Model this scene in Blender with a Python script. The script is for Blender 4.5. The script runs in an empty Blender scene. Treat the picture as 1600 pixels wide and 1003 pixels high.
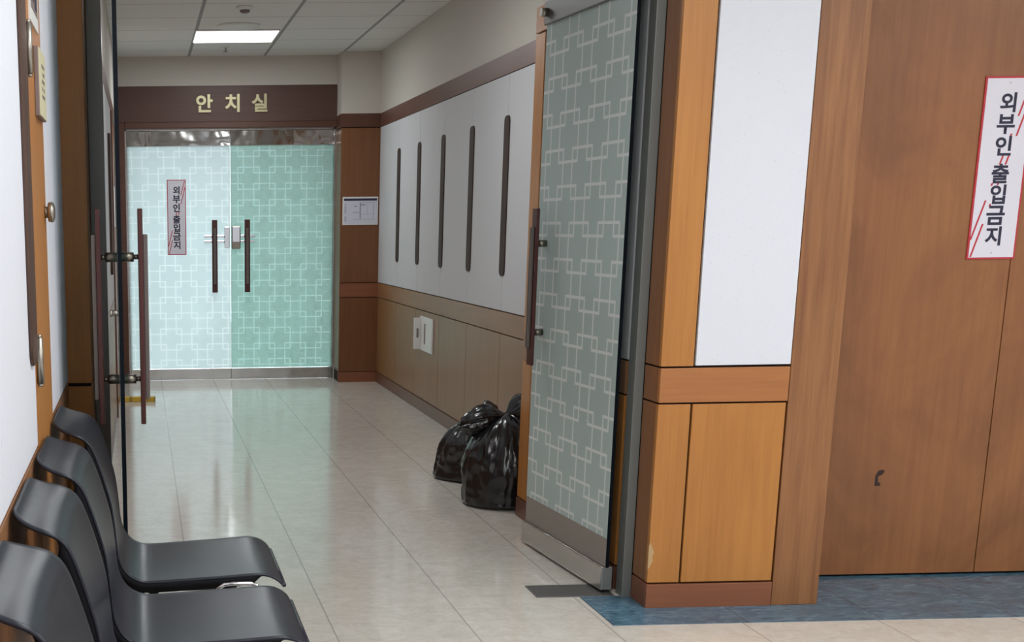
import bpy, bmesh, math, random
from mathutils import Vector, Matrix, noise
S = bpy.context.scene
COL = S.collection
PI = math.pi

# ------------------------------------------------------------------ camera, world, exposure
cd = bpy.data.cameras.new('camera'); cam = bpy.data.objects.new('camera', cd); COL.objects.link(cam)
S.camera = cam
cd.sensor_fit = 'HORIZONTAL'; cd.sensor_width = 36.0
cd.lens = 2126.94 / 1600 * 36.0
cd.shift_x = (800 - 286.98) / 1600
cd.shift_y = (835.2 - 501.5) / 1600
cd.clip_start = 0.02
yaw, pit, rol = .0284, .2225, .0131
right = Vector((math.cos(yaw), -math.sin(yaw), 0))
fwd = Vector((math.sin(yaw)*math.cos(pit), math.cos(yaw)*math.cos(pit), -math.sin(pit)))
down = fwd.cross(right)
r2 = right*math.cos(rol) + down*math.sin(rol)
d2 = -right*math.sin(rol) + down*math.cos(rol)
cam.matrix_world = Matrix(((r2.x, -d2.x, -fwd.x, 0), (r2.y, -d2.y, -fwd.y, 0), (r2.z, -d2.z, -fwd.z, 1.2964), (0, 0, 0, 1)))
W = bpy.data.worlds.new('world'); S.world = W; W.use_nodes = True
W.node_tree.nodes['Background'].inputs[0].default_value = (.80, .90, 1, 1)
W.node_tree.nodes['Background'].inputs[1].default_value = .12
S.view_settings.view_transform = 'Standard'; S.view_settings.look = 'None'
S.view_settings.gamma = 1; S.view_settings.use_curve_mapping = False
S.view_settings.exposure = 0.0
HALL_W = 17.0       # watts of one hall ceiling panel
CORR_W = 15.0       # watts of one corridor ceiling panel
ROOM_W = 420.0       # the room behind the far glass doors
LIGHT_COL = (.93, .97, 1.0)

# ------------------------------------------------------------------ material helpers
class NT:
    def __init__(s, name):
        s.m = bpy.data.materials.new(name); s.m.use_nodes = True
        s.t = s.m.node_tree; s.n = s.t.nodes; s.n.clear()
        s.out = s.n.new('ShaderNodeOutputMaterial')
    def new(s, typ, **kw):
        n = s.n.new(typ)
        for k, v in kw.items(): setattr(n, k, v)
        return n
    def put(s, sock, v):
        if isinstance(v, bpy.types.NodeSocket): s.t.links.new(v, sock)
        elif isinstance(v, (tuple, list)) and len(v) == 3 and sock.type == 'RGBA': sock.default_value = (*v, 1)
        else: sock.default_value = v
    def math(s, op, a, b=None, c=None):
        n = s.new('ShaderNodeMath', operation=op)
        s.put(n.inputs[0], a)
        if b is not None: s.put(n.inputs[1], b)
        if c is not None: s.put(n.inputs[2], c)
        return n.outputs[0]
    def mix(s, f, a, b):
        n = s.new('ShaderNodeMix', data_type='RGBA')
        s.put(n.inputs[0], f); s.put(n.inputs[6], a); s.put(n.inputs[7], b)
        return n.outputs[2]
    def co(s, kind='Object', scale=(1, 1, 1)):
        t = s.new('ShaderNodeTexCoord'); m = s.new('ShaderNodeMapping')
        s.t.links.new(t.outputs[kind], m.inputs[0]); m.inputs['Scale'].default_value = scale
        return m.outputs[0]
    def xyz(s, v):
        n = s.new('ShaderNodeSeparateXYZ'); s.put(n.inputs[0], v); return n.outputs
    def noise(s, vec, scale, detail=3, rough=.5, dist=0):
        n = s.new('ShaderNodeTexNoise'); s.put(n.inputs['Vector'], vec)
        n.inputs['Scale'].default_value = scale; n.inputs['Detail'].default_value = detail
        n.inputs['Roughness'].default_value = rough; n.inputs['Distortion'].default_value = dist
        return n.outputs[0]
    def ramp(s, f, stops):
        n = s.new('ShaderNodeValToRGB'); s.put(n.inputs[0], f)
        e = n.color_ramp.elements
        while len(e) < len(stops): e.new(.5)
        for i, (p, c) in enumerate(stops): e[i].position = p; e[i].color = (*c, 1)
        return n.outputs[0]
    def step(s, f, a, b):
        n = s.new('ShaderNodeMapRange'); n.clamp = True
        s.put(n.inputs[0], f); n.inputs[1].default_value = a; n.inputs[2].default_value = b
        return n.outputs[0]
    def bump(s, h, strength, dist=.01):
        n = s.new('ShaderNodeBump'); s.put(n.inputs['Height'], h)
        n.inputs['Strength'].default_value = strength; n.inputs['Distance'].default_value = dist
        return n.outputs[0]
    def bsdf(s, **kw):
        b = s.new('ShaderNodeBsdfPrincipled')
        for k, v in kw.items(): s.put(b.inputs[k.replace('_', ' ')], v)
        return b
    def finish(s, sh):
        s.t.links.new(sh if isinstance(sh, bpy.types.NodeSocket) else sh.outputs[0], s.out.inputs[0]); return s.m

def plain(name, col, rough=.5, metal=0, **kw):
    t = NT(name); return t.finish(t.bsdf(Base_Color=col, Roughness=rough, Metallic=metal, **kw))

def wood(name, c1, c2, rough=.42, axis='z', grain=1.0, coat=.12, blotch=0):
    t = NT(name)
    sc = {'z': (22, 22, 1.1), 'y': (22, 1.1, 22), 'x': (1.1, 22, 22)}[axis]
    v = t.co('Object', sc)
    a = t.noise(v, 1.6, 5, .62, .35)
    v2 = t.co('Object', {'z': (160, 160, 5), 'y': (160, 5, 160), 'x': (5, 160, 160)}[axis])
    b = t.noise(v2, 1.0, 2, .5)
    v3 = t.co('Object', (2.2, 2.2, 1.2)); c = t.noise(v3, 1.0, 2, .5)
    f = t.math('ADD', t.math('MULTIPLY', a, .55), t.math('MULTIPLY', b, .2))
    f = t.math('ADD', f, t.math('MULTIPLY', c, .3))
    f = t.step(f, .52 - .16/grain, .52 + .16/grain)
    col = t.mix(f, c1, c2)
    if blotch:
        bl = t.step(t.noise(t.co('Object', (3.2, 3.2, 2.0)), 1.0, 5, .65, .8), .42, .74)
        col = t.mix(t.math('MULTIPLY', bl, blotch), col, tuple(c*.55 for c in c2))
    p = t.bsdf(Base_Color=col, Roughness=rough, Coat_Weight=coat, Coat_Roughness=.25, Normal=t.bump(b, .06, .002))
    return t.finish(p)

def wallcloth(name, col, fleck=True):
    t = NT(name)
    v = t.co('Object', (1, 1, 1))
    a = t.noise(v, 260, 3, .6); b = t.noise(v, 135, 1, .4)
    sp = t.step(b, .70, .745)
    base = t.mix(t.math('MULTIPLY', a, .12), col, tuple(c*.72 for c in col))
    cc = t.mix(t.math('MULTIPLY', sp, .22 if fleck else 0), base, (.30, .29, .29))
    return t.finish(t.bsdf(Base_Color=cc, Roughness=.75, Normal=t.bump(a, .12, .003)))

M = {}
M['orange'] = wood('honey_wood', (.56, .235, .050), (.43, .165, .032))
M['orange_h'] = wood('honey_wood_horizontal', (.47, .185, .055), (.36, .13, .036), axis='x')
M['orange_hy'] = wood('honey_wood_along', (.36, .17, .075), (.27, .12, .05), axis='y')
M['brown'] = wood('brown_wood', (.33, .135, .045), (.23, .085, .026))
M['doorwood'] = wood('door_wood', (.38, .152, .050), (.26, .096, .030), grain=.8, rough=.38, blotch=.55)
M['casing'] = wood('casing_wood', (.36, .155, .055), (.22, .085, .028), grain=1.3)
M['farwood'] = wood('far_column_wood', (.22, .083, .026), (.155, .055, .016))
M['lowpanel'] = wood('low_panel_wood', (.33, .165, .066), (.25, .118, .044))
M['redwood'] = wood('red_wood', (.30, .105, .046), (.21, .07, .03), axis='x')
M['redwood_y'] = wood('red_wood_along', (.20, .085, .050), (.14, .055, .032), axis='y')
M['darkrail_y'] = wood('dark_rail_along', (.17, .075, .048), (.12, .05, .034), axis='y')
M['darkrail_x'] = wood('dark_rail_across', (.125, .048, .026), (.085, .030, .016), axis='x')
M['header'] = wood('header_wood', (.115, .052, .036), (.085, .036, .025), axis='x', rough=.5)
M['slot'] = wood('dark_slot_wood', (.055, .026, .017), (.030, .014, .010), rough=.65, coat=0)
M['slot_near'] = wood('walnut_strip_wood', (.105, .048, .028), (.045, .02, .012), rough=.5, grain=1.6)
M['handle'] = wood('handle_wood', (.085, .018, .014), (.05, .011, .009), rough=.35)
M['groove'] = plain('dark_groove', (.022, .010, .006), .9)
M['chip'] = plain('bare_chipped_board', (.55, .36, .18), .9)
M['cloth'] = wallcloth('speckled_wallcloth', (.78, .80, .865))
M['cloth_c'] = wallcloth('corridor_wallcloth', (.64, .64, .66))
M['paint'] = wallcloth('beige_wall_paint', (.62, .58, .52), False)
M['white'] = plain('white_plastic', (.82, .82, .80), .4)
M['cream'] = plain('cream_board', (.72, .68, .45), .5)
M['grey_edge'] = plain('grey_board_edge', (.23, .18, .17), .6)
M['ink'] = plain('dark_ink', (.025, .025, .055), .6)
M['red'] = plain('red_print', (.55, .035, .05), .5)
M['lav'] = plain('white_sign_face', (.82, .80, .88), .4)
M['gold'] = plain('gold_metal', (.52, .46, .28), .40, .6)
M['yellow'] = plain('yellow_tape', (.78, .52, .05), .5)
M['yellow_d'] = plain('dark_yellow_tape', (.42, .27, .04), .5)
M['black_pl'] = plain('black_plastic', (.02, .02, .022), .45)
M['shade_rib'] = plain('shade_dark_rib', (.004, .004, .006), .7, 0, Specular_IOR_Level=.2)  # seat plastic darkened: shade of the chair skirts put into the colour
M['dark'] = plain('dark_slit', (.02, .02, .02), .8)
M['steel_d'] = plain('black_steel', (.02, .02, .022), .35, .3)
M['backfloor'] = plain('grey_back_room_floor', (.10, .11, .105), .5)
M['chrome'] = plain('chrome', (.75, .75, .77), .14, 1)
M['nickel'] = plain('brushed_nickel', (.40, .37, .32), .38, 1)
M['bronze'] = plain('old_nickel', (.24, .22, .18), .38, 1)
M['strip'] = plain('handle_inlay_metal', (.17, .145, .13), .42, .6)
M['glow'] = None

def mk_steel(name, col, rough, wave):
    t = NT(name); v = t.co('Object', (1, 1, 1))
    n = t.noise(v, 3.2, 2, .5, .4)
    st = t.noise(t.co('Object', (3, 3, 60)), 1, 2, .5)
    return t.finish(t.bsdf(Base_Color=col, Metallic=1.0, Roughness=t.math('ADD', t.math('MULTIPLY', st, .12), rough),
                           Normal=t.bump(n, wave, .05)))
M['steel'] = mk_steel('stainless_steel', (.56, .55, .53), .17, .12)
M['steel_mirror'] = mk_steel('polished_stainless', (.62, .61, .60), .04, .30)
M['steel_jamb'] = plain('dull_stainless_jamb', (.25, .265, .255), .34, .35)
M['plate'] = plain('dull_floor_plate', (.17, .165, .16), .45, .6)

def mk_chair():
    t = NT('charcoal_seat_plastic'); v = t.co('Object', (1, 1, 1))
    n = t.noise(v, 420, 2, .5); s2 = t.noise(v, 5, 3, .6)
    r = t.math('ADD', t.math('MULTIPLY', s2, .10), .27)
    return t.finish(t.bsdf(Base_Color=(.016, .0185, .028), Specular_IOR_Level=.36, Roughness=r, Normal=t.bump(n, .10, .0008)))
M['seat'] = mk_chair()

def mk_bag():
    t = NT('black_bin_liner'); v = t.co('Object', (6, 6, 2.2))
    n = t.noise(v, 1.3, 2, .45, .9)
    n2 = t.noise(t.co('Object', (1, 1, 1)), 13, 2, .5, .8)
    h = t.math('ADD', n, t.math('MULTIPLY', n2, .10))
    return t.finish(t.bsdf(Base_Color=(.010, .010, .012), Roughness=.22, Specular_IOR_Level=.75, Normal=t.bump(h, .55, .05)))
M['bag'] = mk_bag()

def mk_floor():
    t = NT('beige_floor_tile'); g = t.co('Object', (1, 1, 1)); x = t.xyz(g)
    T = .45
    def line(sock, o, w):
        f = t.math('FRACT', t.math('DIVIDE', t.math('SUBTRACT', sock, o - 90), T))
        d = t.math('MULTIPLY', t.math('MINIMUM', f, t.math('SUBTRACT', 1.0, f)), T)
        return t.math('SUBTRACT', 1.0, t.step(d, w*.45, w)), t.math('FLOOR', t.math('DIVIDE', t.math('SUBTRACT', sock, o - 90), T))
    lx, ix = line(x[0], .1584, .0036); ly, iy = line(x[1], 4.3403, .0030)
    tid = t.new('ShaderNodeCombineXYZ'); t.put(tid.inputs[0], ix); t.put(tid.inputs[1], iy)
    wn = t.new('ShaderNodeTexWhiteNoise', noise_dimensions='2D'); t.put(wn.inputs[0], tid.outputs[0])
    va = t.new('ShaderNodeVectorMath', operation='ADD'); t.put(va.inputs[0], g)
    vs = t.new('ShaderNodeVectorMath', operation='SCALE'); t.put(vs.inputs[0], wn.outputs[1]); vs.inputs['Scale'].default_value = 9
    t.put(va.inputs[1], vs.outputs[0])
    a = t.noise(va.outputs[0], 11, 5, .62, 1.2); b = t.noise(va.outputs[0], 60, 3, .6)
    vein = t.noise(va.outputs[0], 5, 4, .6, 2.2)
    vl = t.math('SUBTRACT', 1.0, t.step(t.math('ABSOLUTE', t.math('SUBTRACT', vein, .5)), 0, .03))
    f = t.math('ADD', t.math('MULTIPLY', a, .7), t.math('MULTIPLY', b, .3))
    col = t.mix(t.step(f, .34, .66), (.83, .79, .72), (.66, .615, .54))
    col = t.mix(t.math('MULTIPLY', vl, .25), col, (.86, .83, .78))
    col = t.mix(t.math('MULTIPLY', wn.outputs[0], .10), col, (.62, .57, .50))
    col = t.mix(t.math('MAXIMUM', t.math('MULTIPLY', lx, .5), t.math('MULTIPLY', ly, .17)), col, (.20, .18, .15))
    rp = t.noise(t.co('Object', (2.2, 9, 1)), 1.0, 3, .55)
    rp2 = t.noise(t.co('Object', (7, 7, 1)), 6, 2, .5)
    h = t.math('ADD', rp, t.math('MULTIPLY', rp2, .12))
    r = t.math('ADD', t.math('MULTIPLY', a, .10), .055)
    return t.finish(t.bsdf(Base_Color=col, Roughness=r, IOR=1.5, Normal=t.bump(h, .055, .02)))
M['floor'] = mk_floor()

def mk_blue():
    t = NT('blue_marbled_tile'); g = t.co('Object', (1, 1, 1)); x = t.xyz(g)
    a = t.noise(t.co('Object', (1.3, 3, 1)), 9, 5, .65, 1.6); b = t.noise(g, 4, 2, .5)
    col = t.ramp(a, [(.30, (.045, .11, .17)), (.50, (.09, .20, .29)), (.66, (.18, .32, .42)), (.78, (.42, .53, .58))])
    col = t.mix(t.math('MULTIPLY', t.step(b, .35, .7), .45), col, (.10, .15, .19))
    f = t.math('FRACT', t.math('DIVIDE', t.math('SUBTRACT', x[0], 1.528 - 9), .45))
    d = t.math('MINIMUM', f, t.math('SUBTRACT', 1.0, f))
    col = t.mix(t.math('MULTIPLY', t.math('SUBTRACT', 1.0, t.step(d, .004, .009)), .5), col, (.03, .05, .07))
    return t.finish(t.bsdf(Base_Color=col, Roughness=.16, Normal=t.bump(a, .02, .01)))
M['blue'] = mk_blue()

def mk_ceiling():
    t = NT('ceiling_tile'); g = t.co('Object', (1, 1, 1)); x = t.xyz(g)
    def line(sock, o, T, w):
        f = t.math('FRACT', t.math('DIVIDE', t.math('SUBTRACT', sock, o - 50*T), T))
        d = t.math('MULTIPLY', t.math('MINIMUM', f, t.math('SUBTRACT', 1.0, f)), T)
        return t.math('SUBTRACT', 1.0, t.step(d, w*.8, w))
    lx = line(x[0], 1.045, .62, .013); ly = line(x[1], 10.155, .578, .007)
    n = t.noise(g, 140, 3, .7)
    col = t.mix(t.math('MULTIPLY', t.step(n, .45, .75), .25), (.80, .785, .75), (.55, .54, .52))
    col = t.mix(t.math('MAXIMUM', t.math('MULTIPLY', lx, .8), t.math('MULTIPLY', ly, .65)), col, (.22, .22, .215))
    return t.finish(t.bsdf(Base_Color=col, Roughness=.9, Normal=t.bump(n, .2, .004)))
M['ceiling'] = mk_ceiling()

def mk_pane(name, tint, refl=.10):
    t = NT(name)
    tr = t.new('ShaderNodeBsdfTransparent'); t.put(tr.inputs[0], tint)
    gl = t.new('ShaderNodeBsdfGlossy'); gl.inputs['Roughness'].default_value = .02
    lw = t.new('ShaderNodeFresnel'); lw.inputs[0].default_value = 1.45
    m = t.new('ShaderNodeMixShader'); t.put(m.inputs[0], lw.outputs[0])
    t.t.links.new(tr.outputs[0], m.inputs[1]); t.t.links.new(gl.outputs[0], m.inputs[2])
    return t.finish(m)
M['pane'] = mk_pane('clear_green_glass', (.84, .92, .89))
M['pane_white'] = mk_pane('clear_white_glass', (.95, .97, .96))
M['pane_edge'] = plain('dark_green_glass_edge', (.003, .006, .010), .3, 0, Specular_IOR_Level=.15)

def mk_film(name, frost, line, clear_line, trans, see, P=.1335, d=.046, lw=.0075, zo=0.0, xo=0.0):
    """frosted privacy film; linked-squares lattice in the sheet's own x, z"""
    t = NT(name); g = t.xyz(t.co('Object', (1, 1, 1)))
    def lat(off):
        def c(sock, o):
            f = t.math('FRACT', t.math('DIVIDE', t.math('ADD', sock, 40*P + off + o), 2*P))
            return t.math('ABSOLUTE', t.math('SUBTRACT', t.math('MULTIPLY', f, 2*P), P))
        a = t.math('MAXIMUM', c(g[0], xo), c(g[2], zo))
        return t.math('LESS_THAN', t.math('ABSOLUTE', t.math('SUBTRACT', a, (P + d)/2)), lw/2)
    L = t.math('MAXIMUM', lat(0), lat(P))
    cl = t.noise(t.co('Object', (1, 1, .6)), 2.2, 2, .5)
    fc = t.mix(t.math('MULTIPLY', t.step(cl, .35, .7), .35), frost, tuple(c*.86 for c in frost))
    col = t.mix(L, fc, line)
    df = t.bsdf(Base_Color=col, Roughness=.22)
    tl = t.new('ShaderNodeBsdfTranslucent'); t.put(tl.inputs[0], col)
    m1 = t.new('ShaderNodeMixShader'); m1.inputs[0].default_value = trans
    t.t.links.new(df.outputs[0], m1.inputs[1]); t.t.links.new(tl.outputs[0], m1.inputs[2])
    tr = t.new('ShaderNodeBsdfTransparent')
    m2 = t.new('ShaderNodeMixShader')
    t.put(m2.inputs[0], t.math('ADD', t.math('MULTIPLY', L, clear_line), see))
    t.t.links.new(m1.outputs[0], m2.inputs[1]); t.t.links.new(tr.outputs[0], m2.inputs[2])
    return t.finish(m2)
M['film_near'] = mk_film('grey_frosted_film', (.60, .73, .72), (.95, 1, 1), .0, .06, .12, lw=.0105)
M['haze_low'] = mk_film('added_haze_film', (.54, .47, .42), (.54, .47, .42), .0, .1, .45)  # tint of the added sheet that lightens the clear lower glass
M['film_white'] = mk_film('white_frosted_film', (.82, .90, .90), (.92, .98, .98), .0, .55, .02, lw=.010, xo=.05, zo=.05)
M['film_green'] = mk_film('green_frosted_film', (.62, .77, .73), (.74, .88, .86), .05, .55, .03, lw=.009, xo=-.02, zo=.05)

def glow(name, col, strength):
    t = NT(name); e = t.new('ShaderNodeEmission'); t.put(e.inputs[0], col); e.inputs[1].default_value = strength
    return t.finish(e)
M['glow'] = glow('lit_diffuser', (1, 1, 1), 3.0)

# ------------------------------------------------------------------ mesh helpers
def bx(bm, x0, x1, y0, y1, z0, z1):
    v = [bm.verts.new((x, y, z)) for x in (x0, x1) for y in (y0, y1) for z in (z0, z1)]
    for f in ((0,1,3,2), (4,6,7,5), (0,4,5,1), (2,3,7,6), (0,2,6,4), (1,5,7,3)):
        bm.faces.new([v[i] for i in f])
def cyl(bm, p, q, r, n=20, r2=None):
    p, q = Vector(p), Vector(q); d = (q - p).normalized()
    u = d.orthogonal().normalized(); w = d.cross(u)
    A = [bm.verts.new(p + (u*math.cos(2*PI*i/n) + w*math.sin(2*PI*i/n))*r) for i in range(n)]
    B = [bm.verts.new(q + (u*math.cos(2*PI*i/n) + w*math.sin(2*PI*i/n))*(r2 or r)) for i in range(n)]
    for i in range(n): bm.faces.new((A[i], A[(i+1) % n], B[(i+1) % n], B[i]))
    bm.faces.new(A[::-1]); bm.faces.new(B)
def tube(bm, pts, r, n=10):
    pts = [Vector(p) for p in pts]; rings = []
    prev = None
    for i, p in enumerate(pts):
        d = ((pts[min(i+1, len(pts)-1)] - pts[max(i-1, 0)])).normalized()
        u = (prev - d*prev.dot(d)).normalized() if prev else d.orthogonal().normalized()
        prev = u; w = d.cross(u)
        rings.append([bm.verts.new(p + (u*math.cos(2*PI*k/n) + w*math.sin(2*PI*k/n))*r) for k in range(n)])
    for a, b in zip(rings, rings[1:]):
        for k in range(n): bm.faces.new((a[k], a[(k+1) % n], b[(k+1) % n], b[k]))
    bm.faces.new(rings[0][::-1]); bm.faces.new(rings[-1])
def lathe(bm, prof, c=(0, 0, 0), n=40):
    rings = [[bm.verts.new((c[0] + r*math.cos(2*PI*k/n), c[1] + r*math.sin(2*PI*k/n), c[2] + z)) for k in range(n)] for r, z in prof]
    for a, b in zip(rings, rings[1:]):
        for k in range(n): bm.faces.new((a[k], a[(k+1) % n], b[(k+1) % n], b[k]))
    bm.faces.new(rings[0][::-1]); bm.faces.new(rings[-1])
def prism(bm, poly, fn, t0, t1):
    """poly: 2-D points; fn(a, b, t) -> 3-D point; extruded from t0 to t1"""
    A = [bm.verts.new(fn(a, b, t0)) for a, b in poly]; B = [bm.verts.new(fn(a, b, t1)) for a, b in poly]
    n = len(poly)
    for i in range(n): bm.faces.new((A[i], A[(i+1) % n], B[(i+1) % n], B[i]))
    bm.faces.new(A[::-1]); bm.faces.new(B)
def obj(name, bm, mat, parent=None, bevel=0, smooth=False, loc=None):
    bmesh.ops.recalc_face_normals(bm, faces=bm.faces)
    me = bpy.data.meshes.new(name); bm.to_mesh(me); bm.free()
    o = bpy.data.objects.new(name, me); COL.objects.link(o)
    for mm in (mat if isinstance(mat, list) else [mat]): me.materials.append(mm)
    if parent: o.parent = parent
    if loc: o.location = loc
    if bevel:
        b = o.modifiers.new('bevel', 'BEVEL'); b.width = bevel; b.segments = 2; b.limit_method = 'ANGLE'
    if smooth:
        for p in me.polygons: p.use_smooth = True
    return o
def boxes(name, bl, mat, parent=None, bevel=0, loc=None):
    bm = bmesh.new()
    for b in bl: bx(bm, *b)
    return obj(name, bm, mat, parent, bevel, loc=loc)
def each(name, bl, mat, parent=None, bevel=0):
    return [boxes(name, [b], mat, parent, bevel) for b in bl]
def cyls(name, cl, mat, parent=None, loc=None):
    bm = bmesh.new()
    for c in cl: cyl(bm, *c)
    o = obj(name, bm, mat, parent, loc=loc)
    for p in o.data.polygons: p.use_smooth = len(p.vertices) == 4
    return o
def tag(o, label, cat, group=None, kind=None):
    o['label'] = label; o['category'] = cat
    if group: o['group'] = group
    if kind: o['kind'] = kind
    return o
def thing(name, label, cat, loc=(0, 0, 0), rotz=0, group=None, kind=None):
    o = bpy.data.objects.new(name, None); COL.objects.link(o); o.empty_display_size = .1
    o.location = loc; o.rotation_euler = (0, 0, rotz)
    return tag(o, label, cat, group, kind)
def copy_tree(o, parent=None):
    c = o.copy(); COL.objects.link(c)
    if parent: c.parent = parent
    for ch in [x for x in bpy.data.objects if x.parent == o]: copy_tree(ch, c)
    return c
def glyph(name, ch, size, mat, parent, fn, bold=.0, depth=0):
    """one Hangul syllable as a mesh; fn maps centred 2-D (and depth) to 3-D"""
    cu = bpy.data.curves.new('glyph', 'FONT'); cu.body = ch; cu.size = 1; cu.offset = bold; cu.extrude = depth; cu.resolution_u = 4
    to = bpy.data.objects.new('glyph', cu); COL.objects.link(to)
    bpy.context.view_layer.update()
    me = bpy.data.meshes.new_from_object(to.evaluated_get(bpy.context.evaluated_depsgraph_get()))
    bpy.data.objects.remove(to); bpy.data.curves.remove(cu)
    xs = [v.co.x for v in me.vertices]; ys = [v.co.y for v in me.vertices]
    k = size / max(max(ys) - min(ys), (max(xs) - min(xs))*.98)
    cx, cy = (max(xs) + min(xs))/2, (max(ys) + min(ys))/2
    for v in me.vertices: v.co = fn((v.co.x - cx)*k, (v.co.y - cy)*k, v.co.z)
    me.name = name; me.materials.clear(); me.materials.append(mat)
    o = bpy.data.objects.new(name, me); COL.objects.link(o)
    if parent: o.parent = parent
    return o

# ------------------------------------------------------------------ dimensions
XL = -.236; XR = 1.965; YF = 4.445; YD = 4.80; YC = 11.43; YFAR = 11.80; ZC = 2.65
XLC = -.185                                   # left wall of the corridor
R0, R1, BASE, U0, U1 = .706, .820, .084, 2.06, 2.17

# ------------------------------------------------------------------ floor, ceiling
tag(boxes('floor', [(-2.2, 6.0, -3.0, 19.2, -.08, 0)], M['floor']), 'glossy beige marbled floor tiles running down the corridor', 'floor', kind='structure')
tag(boxes('floor_blue', [(1.528, 6.0, 4.248, 4.605, -.02, .0012), (1.75, 6.0, 4.605, YD + .2, -.02, .0012)], M['blue']), 'blue marbled floor tile border in front of the wooden doors', 'floor', kind='structure')
tag(boxes('ceiling', [(-2.2, 6.0, -3.0, 19.2, ZC, ZC + .08)], M['ceiling']), 'grey suspended ceiling of rectangular tiles with metal grid', 'ceiling', kind='structure')

# ------------------------------------------------------------------ hall left wall (near camera)
wl = tag(boxes('wall_left', [(XL - .15, XL - .012, -3.0, 4.31, 0, ZC)], M['groove']), 'white panelled hall wall with wood dado behind the chairs', 'wall', kind='structure')
each('white_panel', [(XL - .012, XL, -3.0, 2.24, R1 + .006, U0), (XL - .012, XL, 2.244, 3.006, R1 + .006, U0)], M['cloth'], wl, .0012)
each('white_panel', [(XL - .012, XL, 3.506, 3.86, R1 + .006, U0), (XL - .012, XL, 3.863, 4.305, R1 + .006, U0)], M['cloth'], wl, .0012)
boxes('dado_rail', [(XL - .012, XL + .001, -3.0, 3.006, R0, R1), (XL - .012, XL + .001, 3.506, 4.305, R0, R1)], M['orange_hy'], wl, .0012)
boxes('lower_panel', [(XL - .012, XL, y, min(y + .774, e), BASE + .006, R0 - .006) for a, e in ((-2.44, 3.006), (3.506, 4.305)) for y in [a + .78*k for k in range(8)] if y < e - .05], M['brown'], wl, .0012)
boxes('skirting', [(XL - .012, XL + .003, -3.0, 3.006, 0, BASE), (XL - .012, XL + .003, 3.506, 4.305, 0, BASE)], M['redwood_y'], wl, .0012)
boxes('upper_wall', [(XL - .012, XL, -3.0, 4.305, U1, ZC)], M['paint'], wl)
boxes('upper_rail', [(XL - .012, XL + .001, -3.0, 4.305, U0 + .006, U1)], M['darkrail_y'], wl, .0012)

# closet door in the left wall
d = tag(boxes('door_1', [(XL - .012, XL + .002, 3.010, 3.502, .01, U0)], M['orange']), 'narrow honey wood closet door in the hall left wall above the chairs', 'door', kind='structure')
for z in (1.665, 1.012):
    cyls('hinge', [((XL + .010, 3.018, z - .05), (XL + .010, 3.018, z + .05), .0085, 14), ((XL + .010, 3.018, z + .05), (XL + .010, 3.018, z + .057), .006, 14), ((XL + .010, 3.018, z - .057), (XL + .010, 3.018, z - .05), .006, 14)], M['nickel'], d)
bm = bmesh.new(); cyl(bm, (XL, 3.455, 1.335), (XL + .012, 3.455, 1.335), .014, 20)
lathe(bm, [(.010, .0), (.023, .002), (.025, .010), (.022, .016), (.012, .019)], n=28)
for v in list(bm.verts)[40:]: v.co = Vector((XL + .009 + v.co.z, 3.455 + v.co.x, 1.335 + v.co.y))
obj('door_knob', bm, M['nickel'], d, smooth=True)

def slot_bm(yc, z0, z1, x, w, side, th, slant=.035):
    bm = bmesh.new()
    h = w/2; n = 6; r = w*.32
    pts = []
    for (cy, cz, a0) in ((yc + h - r, z1 - r, 0), (yc - h + r, z1 - r, 90), (yc - h + r, z0 + r, 180), (yc + h - r, z0 + r, 270)):
        for k in range(n + 1):
            a = math.radians(a0 + 90*k/n); pts.append((cy + r*math.cos(a), cz + r*math.sin(a)))
    prism(bm, pts, lambda a, b, t: (t, a, b), x, x + side*th)
    return bm
o = obj('wall_strip', slot_bm(2.930, 1.012, 1.86, XL, .145, 1, .008), M['slot_near'], bevel=.003)
tag(o, 'wide walnut wood strip on the near white wall left of the closet door hinges', 'wall strip')

# plaque and picture on the closet door
t = thing('door_plaque', 'thick cream notice plaque hung on the narrow closet door', 'plaque', (XL + .002, 3.36, 1.548))
boxes('backing', [(0, .011, -.105, .105, 0, .152)], M['grey_edge'], t, .002)
boxes('face', [(.011, .0125, -.103, .103, .002, .150)], M['cream'], t)
each('lettering', [(.0125, .0129, -.03 + .028*(k % 3), .0 + .028*(k % 3), .045 + .017*(k//3), .053 + .017*(k//3)) for k in range(15) if k not in (4, 9)], M['grey_edge'], t)
t = thing('framed_print', 'small white bordered black and white print above the cream plaque', 'picture', (XL + .002, 3.27, 1.742))
boxes('border', [(0, .004, -.12, .13, 0, .30)], M['white'], t)
each('print', [(.004, .0046, -.095, .105, .03, .13), (.004, .0046, -.095, .105, .15, .27)], M['grey_edge'], t)
each('print_shape', [(.0046, .005, -.06, .0, .05, .11), (.0046, .005, .02, .07, .04, .075)], M['ink'], t)

# ------------------------------------------------------------------ left pilaster + steel jamb of the glass screen
p = tag(boxes('trim_1', [(XL - .10, -.161, 4.325, 4.66, .816, ZC), (XL - .10, -.161, 4.325, 4.66, 0, .806)], M['orange'], bevel=.0015), 'brown wood pilaster at the left end of the glass screen', 'trim', kind='structure')
boxes('groove', [(XL - .09, -.165, 4.331, 4.66, .80, .82)], M['groove'], p)
j = tag(boxes('trim_2', [(-.161, -.112, 4.585, 4.665, 0, 2.12)], M['steel_jamb'], bevel=.0015), 'stainless steel door jamb beside the left wood pilaster', 'trim', kind='structure')
tag(boxes('trim_3', [(1.674, 1.706, 4.590, 4.655, 0, 2.12)], M['steel_jamb'], bevel=.0015), 'stainless steel door jamb between open glass leaf and wood column', 'trim', kind='structure')
lt = tag(boxes('wall_lintel', [(-.161, 1.706, 4.50, 4.66, 2.19, ZC)], M['paint']), 'wall above the open glass double doorway', 'wall', kind='structure')
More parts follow.
